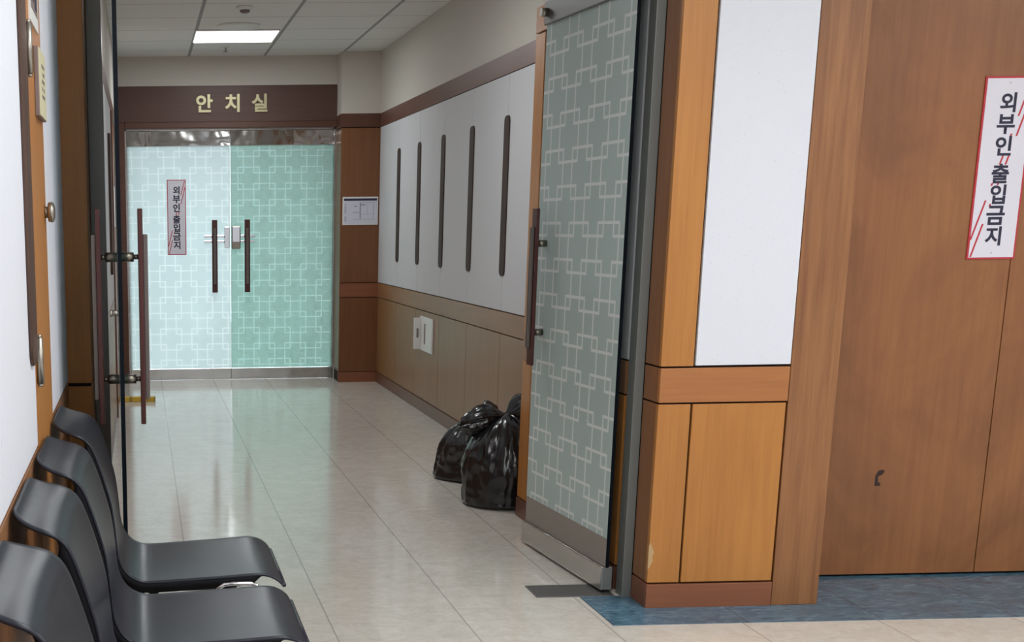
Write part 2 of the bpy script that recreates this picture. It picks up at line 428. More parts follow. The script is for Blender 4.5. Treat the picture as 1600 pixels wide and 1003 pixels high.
boxes('header_rail', [(-.112, 1.662, 4.585, 4.665, 2.122, 2.19)], M['steel_jamb'], lt, .001)

# ------------------------------------------------------------------ right column / hall front wall
wf = tag(boxes('wall_front', [(1.717, 2.136, YF + .012, 4.88, 0, ZC), (1.717, XR + .1, 4.86, 5.99, 0, ZC)], M['groove']), 'honey wood and white panel column right of the glass screen', 'wall', kind='structure')
x0, x1, x2, x3 = 1.706, 1.815, 1.822, 2.139
each('stile', [(x0, x1, YF, YF + .02, R1 + .006, U0), (x0, x1, YF, YF + .02, BASE + .006, R0 - .006)], M['orange'], wf, .0015)
boxes('white_panel', [(x2, x3, YF, YF + .02, R1 + .008, U0)], M['cloth'], wf, .001)
boxes('dado_rail', [(x0, x3, YF - .002, YF + .02, R0, R1)], M['orange_h'], wf, .002)
boxes('lower_panel', [(x2, x3 - .004, YF, YF + .02, BASE + .006, R0 - .006)], M['orange'], wf, .0015)
each('skirting', [(x0 - .002, x3, YF - .003, YF + .02, 0, BASE), (x0 - .002, x0 + .02, YF + .02, 4.585, 0, BASE)], M['redwood'], wf, .002)
each('side_panel', [(x0, x0 + .012, YF + .02, 4.585, R1 + .006, U0), (x0, x0 + .012, YF + .02, 4.585, R0, R1), (x0, x0 + .012, YF + .02, 4.585, BASE + .006, R0 - .006)], M['brown'], wf, .0015)
boxes('upper_wall', [(x0, x3, YF, YF + .02, U1, ZC), (x0, x0 + .012, YF + .02, 5.99, U1, ZC)], M['paint'], wf)
boxes('upper_rail', [(x0, x3, YF - .002, YF + .02, U0 + .006, U1), (1.68, 1.70, 4.70, 6.0, U0 + .006, U1)], M['orange_h'], wf, .002)
bm = bmesh.new()
random.seed(5)
pts = [(-.006, .135), (.004, .15), (.012, .168), (.008, .18), (.014, .196), (.006, .215), (.001, .232), (-.006, .22)]
prism(bm, [(x0 + .004 + a, b) for a, b in pts], lambda a, b, t: (max(a, x0 - .0008), t, b), YF - .0006, YF + .004)
obj('chipped_edge', bm, M['chip'], wf)
# corridor side of the column
each('stile', [(1.682, 1.72, 5.865, 6.0, R1 + .006, U0), (1.682, 1.72, 5.865, 6.0, BASE + .006, R0 - .006)], M['orange'], wf, .0015)
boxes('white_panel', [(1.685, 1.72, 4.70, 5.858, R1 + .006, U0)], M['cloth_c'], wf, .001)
boxes('dado_rail', [(1.682, 1.72, 4.70, 6.0, R0, R1)], M['orange_hy'], wf, .0015)
each('lower_panel', [(1.682, 1.72, 4.70, 5.28, BASE + .006, R0 - .006), (1.682, 1.72, 5.286, 5.858, BASE + .006, R0 - .006)], M['orange'], wf, .0015)
boxes('skirting', [(1.679, 1.72, 4.70, 6.003, 0, BASE)], M['redwood_y'], wf, .0015)
boxes('end_panel', [(1.72, XR, 5.99, 6.0, 0, ZC)], M['brown'], wf)

# wooden double door on the right
cs = tag(boxes('trim_4', [(2.142, 2.302, YF + .001, YD + .06, 0.0013, 2.16)], M['casing'], bevel=.002), 'brown wood door casing beside the honey wood column', 'trim', kind='structure')
tag(boxes('wall_right_lintel', [(2.142, 6.0, YF, YD + .2, 2.165, ZC)], M['paint']), 'wall above the wooden double door', 'wall', kind='structure')
dl = tag(boxes('door_2', [(2.304, 3.0635, YD, YD + .045, .010, 2.14)], M['doorwood'], bevel=.0015), 'brown wooden door leaf carrying the white no entry sign', 'door', kind='structure')
bm = bmesh.new()
prism(bm, [(-.014, -.03), (.006, -.03), (.008, -.022), (-.002, -.016), (-.004, .004), (.012, .012), (.020, .024), (.012, .03), (-.004, .026), (-.014, .008)],
      lambda a, b, t: (2.672 + a, t, .372 + b), YD - .0004, YD + .001)
obj('scuff_mark', bm, M['slot'], dl)
tag(boxes('door_3', [(3.0665, 3.83, YD, YD + .045, .010, 2.14)], M['doorwood'], bevel=.0015), 'wooden door leaf cut off by the photo right edge', 'door', kind='structure')
tag(boxes('wall_right_front', [(3.83, 6.0, YF, YD + .2, 0, 2.165)], M['casing']), 'wood wall right of the wooden double door', 'wall', kind='structure')
tag(boxes('wall_behind_doors', [(2.14, 4.0, YD + .05, YD + .2, 0, 2.165)], M['groove']), 'dark backing behind the wooden double door', 'wall', kind='structure')
tag(boxes('wall_right_hall', [(6.0, 6.1, -3.0, 5.0, 0, ZC)], M['cloth']), 'white hall wall far right', 'wall', kind='structure')
tag(boxes('wall_back', [(-2.2, 6.0, -3.1, -3.0, 0, ZC)], M['cloth']), 'white hall wall behind the viewpoint', 'wall', kind='structure')

# ------------------------------------------------------------------ corridor right wall
wr = tag(boxes('wall_right', [(XR + .012, XR + .15, 5.99, 12.2, 0, ZC)], M['groove']), 'corridor right wall with white panels over brown wood dado', 'wall', kind='structure')
seams = [6.0, 6.70, 7.48, 8.26, 9.04, 9.82, 10.60, YC]
pr = list(zip(seams, seams[1:]))
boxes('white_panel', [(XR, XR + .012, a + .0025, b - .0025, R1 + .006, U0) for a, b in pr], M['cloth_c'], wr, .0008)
boxes('lower_panel', [(XR, XR + .012, a + .003, b - .003, BASE + .005, R0 - .006) for a, b in pr], M['lowpanel'], wr, .001)
boxes('dado_rail', [(XR - .002, XR + .012, 6.0, YC, R0, R1)], M['orange_hy'], wr, .0015)
boxes('upper_rail', [(XR - .002, XR + .012, 6.0, YC, U0 + .004, U1)], M['darkrail_y'], wr, .0015)
boxes('upper_wall', [(XR, XR + .012, 6.0, YC + .5, U1, ZC)], M['paint'], wr)
boxes('skirting', [(XR - .004, XR + .012, 6.0, YC, 0, BASE)], M['redwood_y'], wr, .0015)
G = 'dark wood strips on the corridor right wall'
nm = ['nearest the open glass leaf, first of five dark strips on the corridor wall', 'second dark strip from the open glass leaf on the white corridor wall',
      'middle one of the five dark strips on the white corridor wall', 'dark strip above and left of the white outlet on the corridor wall',
      'farthest dark strip, closest to the far wood column on the white wall']
for k, yc in enumerate((7.48, 8.26, 9.04, 9.81, 10.58)):
    o = obj('wall_strip', slot_bm(yc, 1.012, 1.85, XR, .105, -1, .007), M['slot'], bevel=.002)
    tag(o, nm[k], 'wall strip', G)

# outlet with lid standing open
t = thing('wall_outlet', 'white wall outlet with its lid open on the corridor dado', 'outlet', (XR, 9.40, .43))
boxes('cover_plate', [(-.012, 0, -.20, .20, 0, .235)], M['white'], t, .003)
boxes('lid', [(-.058, -.008, .175, .195, .005, .222)], M['white'], t, .004)
boxes('socket_slot', [(-.0135, -.012, .01, .05, .05, .19)], M['grey_edge'], t)
boxes('latch', [(-.040, -.026, .171, .175, .085, .15)], M['grey_edge'], t)

# ------------------------------------------------------------------ far end: column, header, glass double doors
wfr = tag(boxes('wall_far', [(1.657, XR + .1, YC + .012, 12.2, 0, ZC), (-.5, 1.66, YFAR - .12, YFAR + .12, 2.42, ZC)], M['paint']), 'beige end wall above the far glass double door', 'wall', kind='structure')
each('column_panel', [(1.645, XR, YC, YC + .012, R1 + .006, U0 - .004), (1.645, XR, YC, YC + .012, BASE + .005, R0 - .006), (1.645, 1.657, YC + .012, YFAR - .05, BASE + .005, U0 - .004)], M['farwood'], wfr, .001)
boxes('groove', [(1.649, XR, YC + .006, YC + .012, 0, U1), (1.649, 1.657, YC + .012, YFAR - .05, 0, U1)], M['groove'], wfr)
boxes('dado_rail', [(1.643, XR, YC - .002, YC + .012, R0, R1)], M['redwood'], wfr, .001)
boxes('upper_rail', [(1.643, XR, YC - .002, YC + .012, U0 + .004, U1), (1.643, 1.657, YC + .012, YFAR - .05, U0 + .004, U1)], M['darkrail_x'], wfr, .001)
boxes('skirting', [(1.642, XR, YC - .003, YC + .012, 0, BASE)], M['redwood'], wfr, .001)
boxes('upper_wall', [(1.645, XR, YC, YC + .012, U1, ZC), (1.645, 1.657, YC + .012, YFAR, U1, ZC)], M['paint'], wfr)
hd = tag(boxes('trim_5', [(XLC, 1.645, YFAR - .12, YFAR - .02, 2.135, 2.42)], M['header'], bevel=.002), 'dark wood header board above the far glass doors', 'trim', kind='structure')
boxes('moulding', [(-.112, 1.645, YFAR - .135, YFAR - .02, 2.085, 2.135)], M['darkrail_x'], hd, .006)
boxes('side_casing', [(XLC, -.112, YFAR - .135, YFAR + .05, 0, 2.135)], M['darkrail_x'], hd, .006)
fr = tag(boxes('trim_6', [(-.112, -.100, YFAR - .06, YFAR + .03, 0, 2.085), (1.633, 1.645, YFAR - .06, YFAR + .03, 0, 2.085), (-.112, 1.645, YFAR - .06, YFAR + .03, 2.072, 2.085), (-.112, -.085, YFAR + .022, YFAR + .034, 0, 2.085), (1.618, 1.645, YFAR + .022, YFAR + .034, 0, 2.085), (-.112, 1.645, YFAR + .022, YFAR + .034, 2.05, 2.085)], M['steel']), 'thin steel frame around the far glass doors', 'trim', kind='structure')  # rear stop strips are added to block light leaking round the leaves

def handle_pair(parent, xw, zc=0, both=True, sides=(-1, 1), inlay=True, bar_t=.014, bar_w=.046, off=.052):
    """wood pull bars on nickel posts; parent local x along the leaf, y across it"""
    for s in sides:
        h = boxes('door_handle', [(xw - bar_w/2, xw + bar_w/2, *sorted((s*off, s*(off + bar_t))), .745, 1.347)], M['handle'], parent, .002)
        boxes('handle_inlay', [(xw - bar_w*.22, xw + bar_w*.22, *sorted((s*(off + bar_t), s*(off + bar_t + .013))), .815, 1.277)], M['strip'], h, .002)
        cyls('handle_post', [c for z in (1.215, .873) for c in (((xw, s*.006, z), (xw, s*.040, z), .0135, 20), ((xw, s*.040, z), (xw, s*(off + .001), z), .007, 16))], M['bronze'], h)

def glass_leaf(name, label, loc, rotz, w, film, film_side, z0=.008, ztop=2.112, bot=.098, top=2.027, fz0=.20, rail='steel', toprail='steel', fz1=None, pane='pane'):
    t = thing(name, label, 'glass door', loc, rotz, kind='structure')
    bm = bmesh.new(); bx(bm, 0, w, -.006, .006, bot - .01, top + .01)
    bmesh.ops.recalc_face_normals(bm, faces=bm.faces)
    bm.faces.ensure_lookup_table()
    for f in bm.faces: f.material_index = 0 if abs(f.normal.y) > .9 else 1
    obj('glass_pane', bm, [M[pane], M['pane_edge']], t)
    s = film_side
    boxes('frosted_film', [(.001, w - .0015, *sorted((s*.0063, s*.0069)), fz0, (fz1 or top))], film, t)
    boxes('bottom_rail', [(0, w, -.021, .021, z0, bot)], M[rail], t, .003)
    boxes('top_rail', [(0, w, -.019, .019, top, ztop)], M[toprail], t, .003)
    return t

# far leaves: their free edges meet at x = .765
fl = glass_leaf('door_4', 'left leaf of the far glass doors, white frosted, carrying the no entry sign', (-.0995, YFAR, 0), 0, .8645, M['film_white'], -1, z0=.002, ztop=2.0715, top=1.950, bot=.096, fz0=.098, rail='steel', toprail='steel_mirror', pane='pane_white')
fr_ = glass_leaf('door_5', 'right leaf of the far glass doors with green frosted glass', (.766, YFAR, 0), 0, .8665, M['film_green'], -1, z0=.002, ztop=2.0715, top=1.950, bot=.096, fz0=.098, rail='steel', toprail='steel_mirror')
handle_pair(fl, .728, sides=(-1,)); handle_pair(fr_, .138, sides=(-1,))
boxes('lock_box', [(.812, .856, -.034, -.008, 1.115, 1.292)], M['chrome'], fl, .005)
each('lock_bar', [(.640, .812, -.024, -.010, 1.20, 1.222), (.640, .812, -.024, -.010, 1.158, 1.178)], M['chrome'], fl, .003)
boxes('lock_box', [(.008, .083, -.038, -.008, 1.105, 1.296)], M['nickel'], fr_, .008)
boxes('lock_face', [(.016, .075, -.0395, -.038, 1.165, 1.288)], M['chrome'], fr_, .004)
each('lock_bar', [(.083, .205, -.024, -.010, 1.20, 1.222), (.083, .205, -.024, -.010, 1.158, 1.178)], M['chrome'], fr_, .003)

# near leaves of the open screen
a = math.atan2(5.45 - 4.645, 1.574 - 1.636)
nr = glass_leaf('door_6', 'open glass door leaf with lattice frosted film beside the right column', (1.636, 4.645, 0), a, .808, M['film_near'], 1, z0=.012, toprail='plate')
boxes('added_haze', [(.001, .8065, .0063, .0067, .098, .20)], M['haze_low'], nr)  # added sheet: its haze lightens the clear strip below the frosted film
handle_pair(nr, .715, off=.044, bar_t=.014)
cyls('pivot_fitting', [((.775, .019, 2.07), (.775, .045, 2.07), .016, 20)], M['nickel'], nr)
boxes('end_cap', [(-.004, 0, -.019, .019, .014, .094)], M['steel_jamb'], nr, .002)
a = math.atan2(3.81 - 4.62, -.0575 + .0705)
nl = glass_leaf('door_7', 'open left glass leaf seen edge on beside the chairs', (-.0705, 4.62, 0), a, .81, M['film_near'], -1, z0=.012)
handle_pair(nl, .72)
cyls('lock_thumbturn', [((.80, -.006, 1.065), (.80, -.024, 1.065), .008, 16), ((.80, -.024, 1.065), (.80, -.030, 1.065), .010, 16)], M['nickel'], nl)
t = tag(boxes('floor_plate', [(1.378, 1.655, 4.605, 4.763, 0.0, .0035)], M['plate'], bevel=.001), 'grey metal floor hinge cover plate under the open glass leaf', 'floor plate')

# ------------------------------------------------------------------ corridor left wall, seen at a grazing angle
wc = tag(boxes('wall_corridor_left', [(XLC - .15, XLC - .012, 4.66, 12.2, 0, ZC)], M['groove']), 'corridor left wall seen edge on behind the left glass leaf', 'wall', kind='structure')
segs = [(4.66, 5.4), (5.4, 6.2), (6.2, 6.98), (6.98, 7.76), (7.76, 8.54), (8.54, 9.46), (10.52, YFAR - .1)]
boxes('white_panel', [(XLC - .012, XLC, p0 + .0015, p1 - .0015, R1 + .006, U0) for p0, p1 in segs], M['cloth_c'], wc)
boxes('lower_panel', [(XLC - .012, XLC, p0 + .003, p1 - .003, BASE + .005, R0 - .006) for p0, p1 in segs], M['lowpanel'], wc)
for nm_, z0_, z1_, mm in (('dado_rail', R0, R1, 'orange_hy'), ('skirting', 0, BASE, 'redwood_y')):
    boxes(nm_, [(XLC - .012, XLC + .001, 4.66, 9.46, z0_, z1_), (XLC - .012, XLC + .001, 10.52, YFAR - .1, z0_, z1_)], M[mm], wc)
boxes('upper_rail', [(XLC - .012, XLC + .001, 4.66, YFAR - .1, U0 + .004, U1)], M['darkrail_y'], wc)
boxes('upper_wall', [(XLC - .012, XLC, 4.66, YFAR + .1, U1, ZC)], M['paint'], wc)
o = obj('wall_strip', slot_bm(8.54, 1.012, 1.85, XLC, .115, 1, .016), M['slot'], bevel=.002)
tag(o, 'dark wood strip on the corridor left wall seen edge on', 'wall strip')
d = tag(boxes('door_8', [(XLC - .012, XLC + .004, 9.55, 10.43, .01, U0 - .04)], M['brown']), 'brown wooden door in the corridor left wall seen edge on', 'door', kind='structure')
boxes('door_frame', [(XLC - .012, XLC + .012, 9.46, 9.55, 0, U0), (XLC - .012, XLC + .012, 10.43, 10.52, 0, U0), (XLC - .012, XLC + .012, 9.55, 10.43, U0 - .04, U0)], M['redwood_y'], d, .002)
t = tag(boxes('paper_notice', [(XLC + .0045, XLC + .008, 9.80, 10.15, 1.30, 1.58)], M['white']), 'white paper on the brown door of the corridor left wall', 'notice')

# room behind the far doors
tag(boxes('floor_room_behind', [(-2.1, 2.3, 11.93, 19.0, -.02, .0012)], M['backfloor']), 'dark grey floor of the room behind the far glass doors', 'floor', kind='structure')
rm = tag(boxes('wall_room_behind', [(-2.2, 2.4, 19.0, 19.1, 0, ZC), (-2.2, -2.1, 12.2, 19.0, 0, ZC), (2.3, 2.4, 12.2, 19.0, 0, ZC), (-2.2, -.5, 11.92, 12.2, 0, ZC), (XR + .1, 2.4, 11.92, 12.2, 0, ZC)], M['cloth']), 'white room walls behind the far frosted glass doors', 'wall', kind='structure')
ct = thing('dark_backdrop', 'added dark cabinet blurred behind the top right of the green frosted glass', 'backdrop', (2.299, 13.5, 1.50))  # invented dark box, added to darken the lattice lines seen through the glass
boxes('backdrop_body', [(-.84, 0, -.20, .20, 0, .75)], M['slot'], ct, .004)
each('backdrop_front', [(-.83, -.424, -.22, -.20, .01, .74), (-.416, -.01, -.22, -.20, .01, .74)], M['slot'], ct, .003)

# ------------------------------------------------------------------ lamps
def panel_light(name, label, x, y, sx, sy, watts, group=None, z=ZC, visible=True):
    t = thing(name, label, 'ceiling light', (x, y, z), 0, group)
    boxes('light_frame', [(-sx/2, sx/2, -sy/2, sy/2, -.012, 0)], M['white'], t, .004)
    boxes('diffuser', [(-sx/2 + .008, sx/2 - .008, -sy/2 + .008, sy/2 - .008, -.016, -.012)], M['glow'], t, .001)
    ld = bpy.data.lights.new('panel_lamp', 'AREA'); ld.shape = 'RECTANGLE'; ld.size = sx - .04; ld.size_y = sy - .04
    ld.energy = watts; ld.color = LIGHT_COL
    lo = bpy.data.objects.new('panel_lamp', ld); COL.objects.link(lo); lo.location = (0, 0, -.03); lo.parent = t
    return t
panel_light('ceiling_light', 'square lit ceiling panel before the far glass doors', .718, 10.44, .60, .60, CORR_W)
panel_light('ceiling_light', 'lit ceiling panel over the near half of the corridor', .718, 6.98, .60, .60, CORR_W)
k = 0
for lx in (.75, 2.6, 4.5):
    for ly in (-1.2, .9, 2.7):
        panel_light('ceiling_light', 'lit ceiling panel of the hall over the seating area', lx, ly, .6, .6, HALL_W, 'hall ceiling panels')
panel_light('ceiling_light', 'lit ceiling panel in the room behind the left frosted glass door', -.2, 16.2, .6, .6, ROOM_W)
panel_light('ceiling_light', 'lit ceiling panel deep in the room behind the glass doors', 1.3, 17.0, .6, .6, ROOM_W*.8)

# ceiling fittings
t = thing('ceiling_speaker', 'round flat ceiling speaker just before the lit panel', 'ceiling speaker', (.71, 9.95, ZC))
bm = bmesh.new(); lathe(bm, [(.15, 0), (.148, -.010), (.135, -.018), (.125, -.018)]); obj('rim', bm, M['white'], t, smooth=True)
bm = bmesh.new(); lathe(bm, [(.125, -.014), (.10, -.016), (.02, -.017)]); obj('grille', bm, M['grey_edge'], t, smooth=True)
t = thing('smoke_detector', 'small domed smoke detector at the top edge of the ceiling', 'smoke detector', (.69, 9.12, ZC))
bm = bmesh.new(); lathe(bm, [(.052, 0), (.052, -.012), (.044, -.022)]); obj('base', bm, M['white'], t, smooth=True)
bm = bmesh.new(); lathe(bm, [(.034, -.02), (.030, -.036), (.012, -.042)]); obj('sensor_head', bm, M['grey_edge'], t, smooth=True)
t = thing('sprinkler_head', 'small ceiling sprinkler between the lit panel and end wall', 'sprinkler', (.69, 11.10, ZC))
bm = bmesh.new(); lathe(bm, [(.035, 0), (.033, -.006), (.012, -.008)]); obj('escutcheon', bm, M['white'], t, smooth=True)
bm = bmesh.new(); cyl(bm, (0, 0, -.006), (0, 0, -.035), .006, 12); cyl(bm, (0, 0, -.035), (0, 0, -.038), .018, 16); obj('nozzle', bm, M['bronze'], t)

# ------------------------------------------------------------------ signs
def no_entry_sign(label, loc, w, h, group):
    """vertical Korean sign, facing -y; local x right, z up"""
    t = thing('no_entry_sign', label, 'sign', loc, 0, group)
    boxes('board', [(0, w, -.004, 0, 0, h)], M['red'], t)
    b = .0065
    boxes('face', [(b, w - b, -.0052, -.004, b, h - b)], M['lav'], t)
    # twin diagonal strokes, cut round the lettering
    rows = [.860, .743, .626, .475, .361, .245, .130]
    def seg(ax, az, bx_, bz, lw):
        N = 120; run = []
        def flush():
            if len(run) > 2:
                bm = bmesh.new()
                (p0, q0), (p1, q1) = run[0], run[-1]
                prism(bm, [(p0 - lw, q0), (p0 + lw, q0), (p1 + lw, q1), (p1 - lw, q1)], lambda a, b, t: (a, t, b), -.0052, -.0056)
                obj('diagonal_stripe', bm, M['red'], t)
            run.clear()
        for i in range(N + 1):
            u = i/N; px, pz = ax + (bx_ - ax)*u, az + (bz - az)*u
            if any(abs(pz/h - r) < .047 and abs(px/w - .5) < .235 for r in rows): flush()
            else: run.append((px, pz))
        flush()
    seg(b, h*.11, w - b - .004, h - b - .004, .0032); seg(b + .006, b + .002, w - b, h*.90, .0032)
    for ch, r in zip('외부인출입금지', rows):
        glyph('letter', ch, .066, M['ink'], t, lambda x, y, z, r=r: (w*.5 + x*1.02, -.0058, h*r + y), bold=.030)
    for f in (.035, .965): cyls('screw', [((w/2, -.0052, h*f), (w/2, -.0062, h*f), .0022, 10)], M['nickel'], t)
    return t
no_entry_sign('white vertical sign with red border on the near wooden door', (2.902, YD - .0005, 1.148), .172, .614, 'vertical no entry signs')
no_entry_sign('same white vertical sign on the far left frosted glass leaf', (.232, YFAR - .0075, 1.063), .158, .617, 'vertical no entry signs')

for ch, cx_, lb in (('안', .548, 'gold raised Korean syllable 안, leftmost on the dark header'), ('치', .778, 'gold raised Korean syllable 치, in the middle of the dark header'), ('실', 1.002, 'gold raised Korean syllable 실, rightmost on the dark header')):
    o = glyph('header_letter', ch, .142, M['gold'], None, lambda x, y, z: (x*1.03, -z*.22, y), bold=.030, depth=.04)
    o.location = (cx_, YFAR - .128, 2.280)
    tag(o, lb, 'letter', 'gold header letters')

t = thing('evacuation_plan', 'framed white floor plan notice on the far wood column', 'notice', (1.662, YC - .0005, 1.291))
boxes('frame', [(0, .292, -.008, 0, 0, .224)], M['white'], t, .002)
boxes('sheet', [(.008, .284, -.0092, -.008, .010, .214)], plain('pale_notice_sheet', (.66, .68, .76), .4), t)
boxes('title_bar', [(.010, .282, -.0098, -.0092, .193, .211)], M['ink'], t)
gm = plain('grey_plan_ink', (.34, .34, .42), .6)
each('plan_line', [(.140, .150, -.0098, -.0092, .05, .18), (.085, .14, -.0098, -.0092, .098, .103), (.15, .255, -.0098, -.0092, .176, .179), (.085, .255, -.0098, -.0092, .044, .047), (.253, .256, -.0098, -.0092, .044, .179), (.15, .185, -.0098, -.0092, .155, .166),
                    (.095, .118, -.0098, -.0092, .145, .154), (.15, .253, -.0098, -.0092, .084, .086), (.20, .202, -.0098, -.0092, .086, .176)], gm, t)
each('key_line', [(.016, .030, -.0098, -.0092, z, z + .008) for z in (.03, .045, .06, .095, .11, .125, .14, .16)], gm, t)

t = thing('floor_strip', 'low yellow strip with darker marks lying on the corridor floor far left', 'floor strip', (-.180, 10.36, 0))
boxes('strip_body', [(0, .272, -.03, .03, 0, .036)], M['yellow'], t, .006)
each('dark_mark', [(.072, .100, -.031, .031, .001, .0365), (.205, .220, -.031, .031, .001, .0365), (.258, .2725, -.031, .031, .001, .0365)], M['yellow_d'], t, .005)

# ------------------------------------------------------------------ chairs
PROF = [(-.226, .826), (-.212, .815), (-.192, .806), (-.170, .799), (-.150, .790), (-.134, .775), (-.122, .752), (-.108, .712), (-.094, .665), (-.083, .620), (-.077, .575), (-.073, .530),
        (-.069, .492), (-.059, .462), (-.042, .440), (-.020, .427), (.004, .422), (.060, .424), (.130, .428), (.200, .432), (.255, .436), (.285, .4375), (.306, .435), (.322, .429), (.336, .420), (.345, .411), (.350, .402)]
def spline(P, n):
    out = []
    for i in range(len(P) - 1):
        p0, p1, p2, p3 = (Vector(P[max(0, min(len(P) - 1, i + k))]) for k in (-1, 0, 1, 2))
        for j in range(n):
            t = j/n
            out.append(.5*((2*p1) + (p2 - p0)*t + (2*p0 - 5*p1 + 4*p2 - p3)*t*t + (3*p1 - p0 - 3*p2 + p3)*t**3))
    out.append(Vector(P[-1])); return out
def make_chair():
    t = thing('waiting_chair', '', 'chair', (0, 3.545, 0), 0)
    P = spline(PROF, 3); n = len(P); hw = .215
    L = [0]
    for p, q in zip(P, P[1:]): L.append(L[-1] + (q - p).length)
    tot = L[-1]
    bm = bmesh.new(); NY = 26; rows = []
    for i, p in enumerate(P):
        s = L[i]; w = hw
        R = .075
        if s < R: w = hw - R + math.sqrt(max(0, R*R - (R - s)**2))
        Rf = .02
        if tot - s < Rf: w = hw - Rf + math.sqrt(max(0, Rf*Rf - (Rf - (tot - s))**2))
        tv = (P[min(i + 1, n - 1)] - P[max(i - 1, 0)]).normalized(); nv = Vector((-tv.y, tv.x))    # towards the sitter
        if nv.y < 0 and i > n//2: nv = -nv
        if i <= n//2 and nv.x < 0: nv = -nv
        conc = .007*min(1, max(0, s - .03)/.1) * (1 if s < tot - .06 else max(0, (tot - s)/.06))
        row = []
        for k in range(NY + 1):
            u = -1 + 2*k/NY
            dd = -conc*(1 - u*u)
            row.append(bm.verts.new((p.x + nv.x*dd, u*w, p.y + nv.y*dd)))
        rows.append(row)
    for a_, b_ in zip(rows, rows[1:]):
        for k in range(NY): bm.faces.new((a_[k], b_[k], b_[k + 1], a_[k + 1]))
    o = obj('seat_shell', bm, M['seat'], t, smooth=True)
    sm = o.modifiers.new('thickness', 'SOLIDIFY'); sm.thickness = .006; sm.offset = -1
    # side skirts behind the edge, their shade painted into a darker plastic
    i0 = next(i for i, s in enumerate(L) if s > .085); i1 = next(i for i, p in enumerate(P) if p.x > .285)
    for sgn, kk in ((-1, 0), (1, NY)):
        prev = None; bm = bmesh.new()
        for i in range(i0, i1 + 1):
            tv = (P[min(i + 1, n - 1)] - P[max(i - 1, 0)]).normalized(); nv = Vector((-tv.y, tv.x))
            if i <= n//2 and nv.x > 0 or (i > n//2 and nv.y > 0): nv = -nv
            dep = .030*min(1, (i - i0 + .6)/5, (i1 - i + .6)/4)
            v0 = bm.verts.new((P[i].x + nv.x*.0055, sgn*(hw - .0015), P[i].y + nv.y*.0055)); v1 = bm.verts.new((P[i].x + nv.x*dep, sgn*(hw - .008), P[i].y + nv.y*dep))
            if prev: bm.faces.new((prev[0], v0, v1, prev[1]))
            prev = (v0, v1)
        so = obj('side_rib', bm, M['shade_rib'], t, smooth=True)
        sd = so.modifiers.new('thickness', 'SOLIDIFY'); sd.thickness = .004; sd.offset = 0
    # make the front side of the shell the outer one
    me = o.data
    up = sum(p.normal.z for p in me.polygons if p.center.z < .44 and -.0 < p.center.x < .25 and abs(p.normal.z) > .8)
    if up < 0:
        sm.offset = 1
    bm = bmesh.new(); tube(bm, [(.350, -.195, .401), (.350, 0, .401), (.350, .195, .401)], .0055, 12)
    obj('front_bead', bm, M['seat'], o, smooth=True)
    bm = bmesh.new()
    tube(bm, [(-.02, -.16, .395), (.1, -.16, .393), (.23, -.16, .395)], .011); tube(bm, [(-.02, .16, .395), (.1, .16, .393), (.23, .16, .395)], .011)
    tube(bm, [(.02, -.17, .385), (.02, .17, .385)], .011); tube(bm, [(.21, -.17, .385), (.21, .17, .385)], .011)
    obj('seat_frame', bm, M['steel_d'], t, smooth=True)
    for sy in (-.19, .19):
        bm = bmesh.new(); tube(bm, [(-.02, sy*.85, .395), (-.07, sy, .42), (-.105, sy, .50), (-.125, sy, .60), (-.150, sy, .71)], .009)
        obj('back_frame', bm, M['steel_d'], t, smooth=True)
    for fx, tx in ((.21, .26), (.02, -.10)):
        for sy in (-.17, .17):
            bm = bmesh.new(); tube(bm, [(fx, sy, .39), (fx + (tx - fx)*.2, sy*1.04, .33), (tx, sy*1.12, .012)], .011); cyl(bm, (tx, sy*1.12, 0), (tx, sy*1.12, .016), .015, 14)
            obj('leg', bm, M['steel_d'], t, smooth=True)
    bm = bmesh.new()
    tube(bm, [(.150, -.224, 0.368), (.160, -.224, 0.382), (.178, -.224, 0.402), (.196, -.224, 0.413), (.22, -.224, 0.415), (.262, -.224, 0.415), (.276, -.224, 0.411), (.286, -.224, 0.398), (.287, -.224, 0.382)], .0055, 10)
    tube(bm, [(.178, -.224, 0.382), (.20, -.224, 0.399), (.262, -.224, 0.400), (.276, -.224, 0.390)], .0035, 8)
    tube(bm, [(.22, -.224, 0.415), (.22, -.16, 0.408)], .005, 8)
    obj('link_bracket', bm, M['chrome'], t, smooth=True)
    return t
ch0 = make_chair()
labs = ['farthest black plastic waiting chair, at the edge of the open left glass leaf', 'second black plastic waiting chair from the glass leaf, with its whole seat in view',
        'third black plastic waiting chair from the glass leaf, only its backrest in view', 'nearest black plastic waiting chair, its backrest cut off by the bottom left corner']
for k, lb in enumerate(labs):
    c = ch0 if k == 0 else copy_tree(ch0)
    c.location = (0, 3.545 - .545*k, 0); c['label'] = lb; c['group'] = 'black waiting chairs along the left wall'

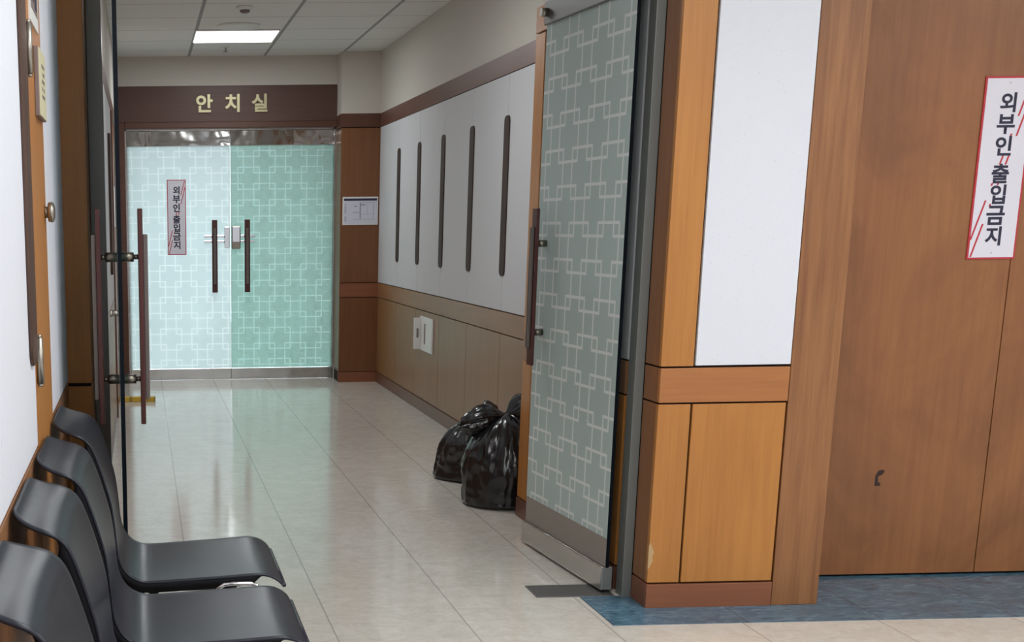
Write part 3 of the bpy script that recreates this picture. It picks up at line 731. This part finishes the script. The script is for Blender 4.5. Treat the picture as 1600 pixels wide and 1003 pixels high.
# ------------------------------------------------------------------ bin bags
def bag(label, loc, rx, ry, h, seed, lean, tufts, flat=0.0):
    t = thing('bin_bag', label, 'bin bag', loc, 0, 'black bin bags by the column')
    bm = bmesh.new(); NU, NV = 120, 80; rows = []
    for j in range(NV + 1):
        v = j/NV; row = []
        # body profile: flat base, bulging belly, gathered neck
        if v < .12: r = .80 + .2*math.sin(v/.12*PI/2); z = .055*(1 - math.cos(v/.12*PI/2))
        else:
            q = (v - .12)/.88; z = .055 + q*.945
            e = max(0, (q - .35)/.65)
            r = max(.09, math.sqrt(max(0, 1 - e**2.3))*(1 - .18*e))
        for i in range(NU):
            a = 2*PI*i/NU
            p = Vector((math.cos(a), math.sin(a), z*1.6))
            d = noise.noise(p*1.3 + Vector((seed, 0, 0)))*.12 + noise.noise(p*2.6 + Vector((0, seed, 0)))*.05
            k1 = min(1, z*1.2)
            fold = (noise.noise(Vector((math.cos(a)*6, math.sin(a)*6, seed + z*1.2)))*.10 + noise.noise(Vector((math.cos(a)*14, math.sin(a)*14, seed*2 + z*.7)))*.05)*k1
            crk = abs(noise.noise(p*4 + Vector((seed*3, 1, 2))))*.045
            rr = r*(1 + d + fold - crk)
            x = math.cos(a)*rr*rx; y = math.sin(a)*rr*ry; zz = z*h*(1 + .06*noise.noise(p*1.1 + Vector((3, seed, 7))))
            sag = z*z
            row.append(bm.verts.new((x + lean[0]*sag, y + lean[1]*sag, zz)))
        rows.append(row)
    for a_, b_ in zip(rows, rows[1:]):
        for i in range(NU): bm.faces.new((a_[i], a_[(i + 1) % NU], b_[(i + 1) % NU], b_[i]))
    bm.faces.new(rows[0][::-1]); bm.faces.new(rows[-1])
    obj('bag_body', bm, M['bag'], t, smooth=True)
    for (dx, dz, dy, ln, rad, sd) in tufts:
        bm = bmesh.new(); NU2, NV2 = 64, 26; rows = []
        base = Vector((lean[0], lean[1], h*.965)); ax = Vector((dx, dy, dz)).normalized()
        u = ax.orthogonal().normalized(); w = ax.cross(u)
        for j in range(NV2 + 1):
            v = j/NV2
            r = rad*(.22 + .95*math.sin(min(1, v*1.25)*PI*.55)**1.2)*(1 if v < .8 else 1 - (v - .8)*2.2)
            row = []
            for i in range(NU2):
                a = 2*PI*i/NU2
                f = 1 + .35*noise.noise(Vector((math.cos(a)*2.6, math.sin(a)*2.6, sd + v*1.5))) + .22*noise.noise(Vector((math.cos(a)*7, math.sin(a)*7, sd + v*2)))
                c = base + ax*(v*ln*(1 + .22*noise.noise(Vector((math.cos(a)*1.7, math.sin(a)*1.7, sd*3))))) + Vector((0, 0, -.05*v*v*abs(dx)))
                row.append(bm.verts.new(c + (u*math.cos(a) + w*math.sin(a)*.75)*r*f))
            rows.append(row)
        for a_, b_ in zip(rows, rows[1:]):
            for i in range(NU2): bm.faces.new((a_[i], a_[(i + 1) % NU2], b_[(i + 1) % NU2], b_[i]))
        bm.faces.new(rows[0][::-1]); bm.faces.new(rows[-1])
        obj('tied_end', bm, M['bag'], t, smooth=True)
    bm = bmesh.new()
    tube(bm, [(lean[0] + .026*math.cos(a), lean[1] + .026*math.sin(a), h*.965 + .004*math.sin(3*a)) for a in [2*PI*i/24 for i in range(25)]], .012, 10)
    obj('knot', bm, M['bag'], t, smooth=True)
    return t
bag('rear black bin bag slumped left against the dado wall', (1.715, 6.95, 0), .205, .20, .325, 1.7, (.02, -.03), [(.8, .5, 0, .12, .06, 5.1)])
bag('front black bin bag with two tied ears standing against the wood column end', (1.700, 6.27, 0), .205, .20, .425, 4.3, (-.005, .0), [(.85, .45, .1, .17, .075, 3.3), (-1, .02, .3, .20, .062, 2.2)])
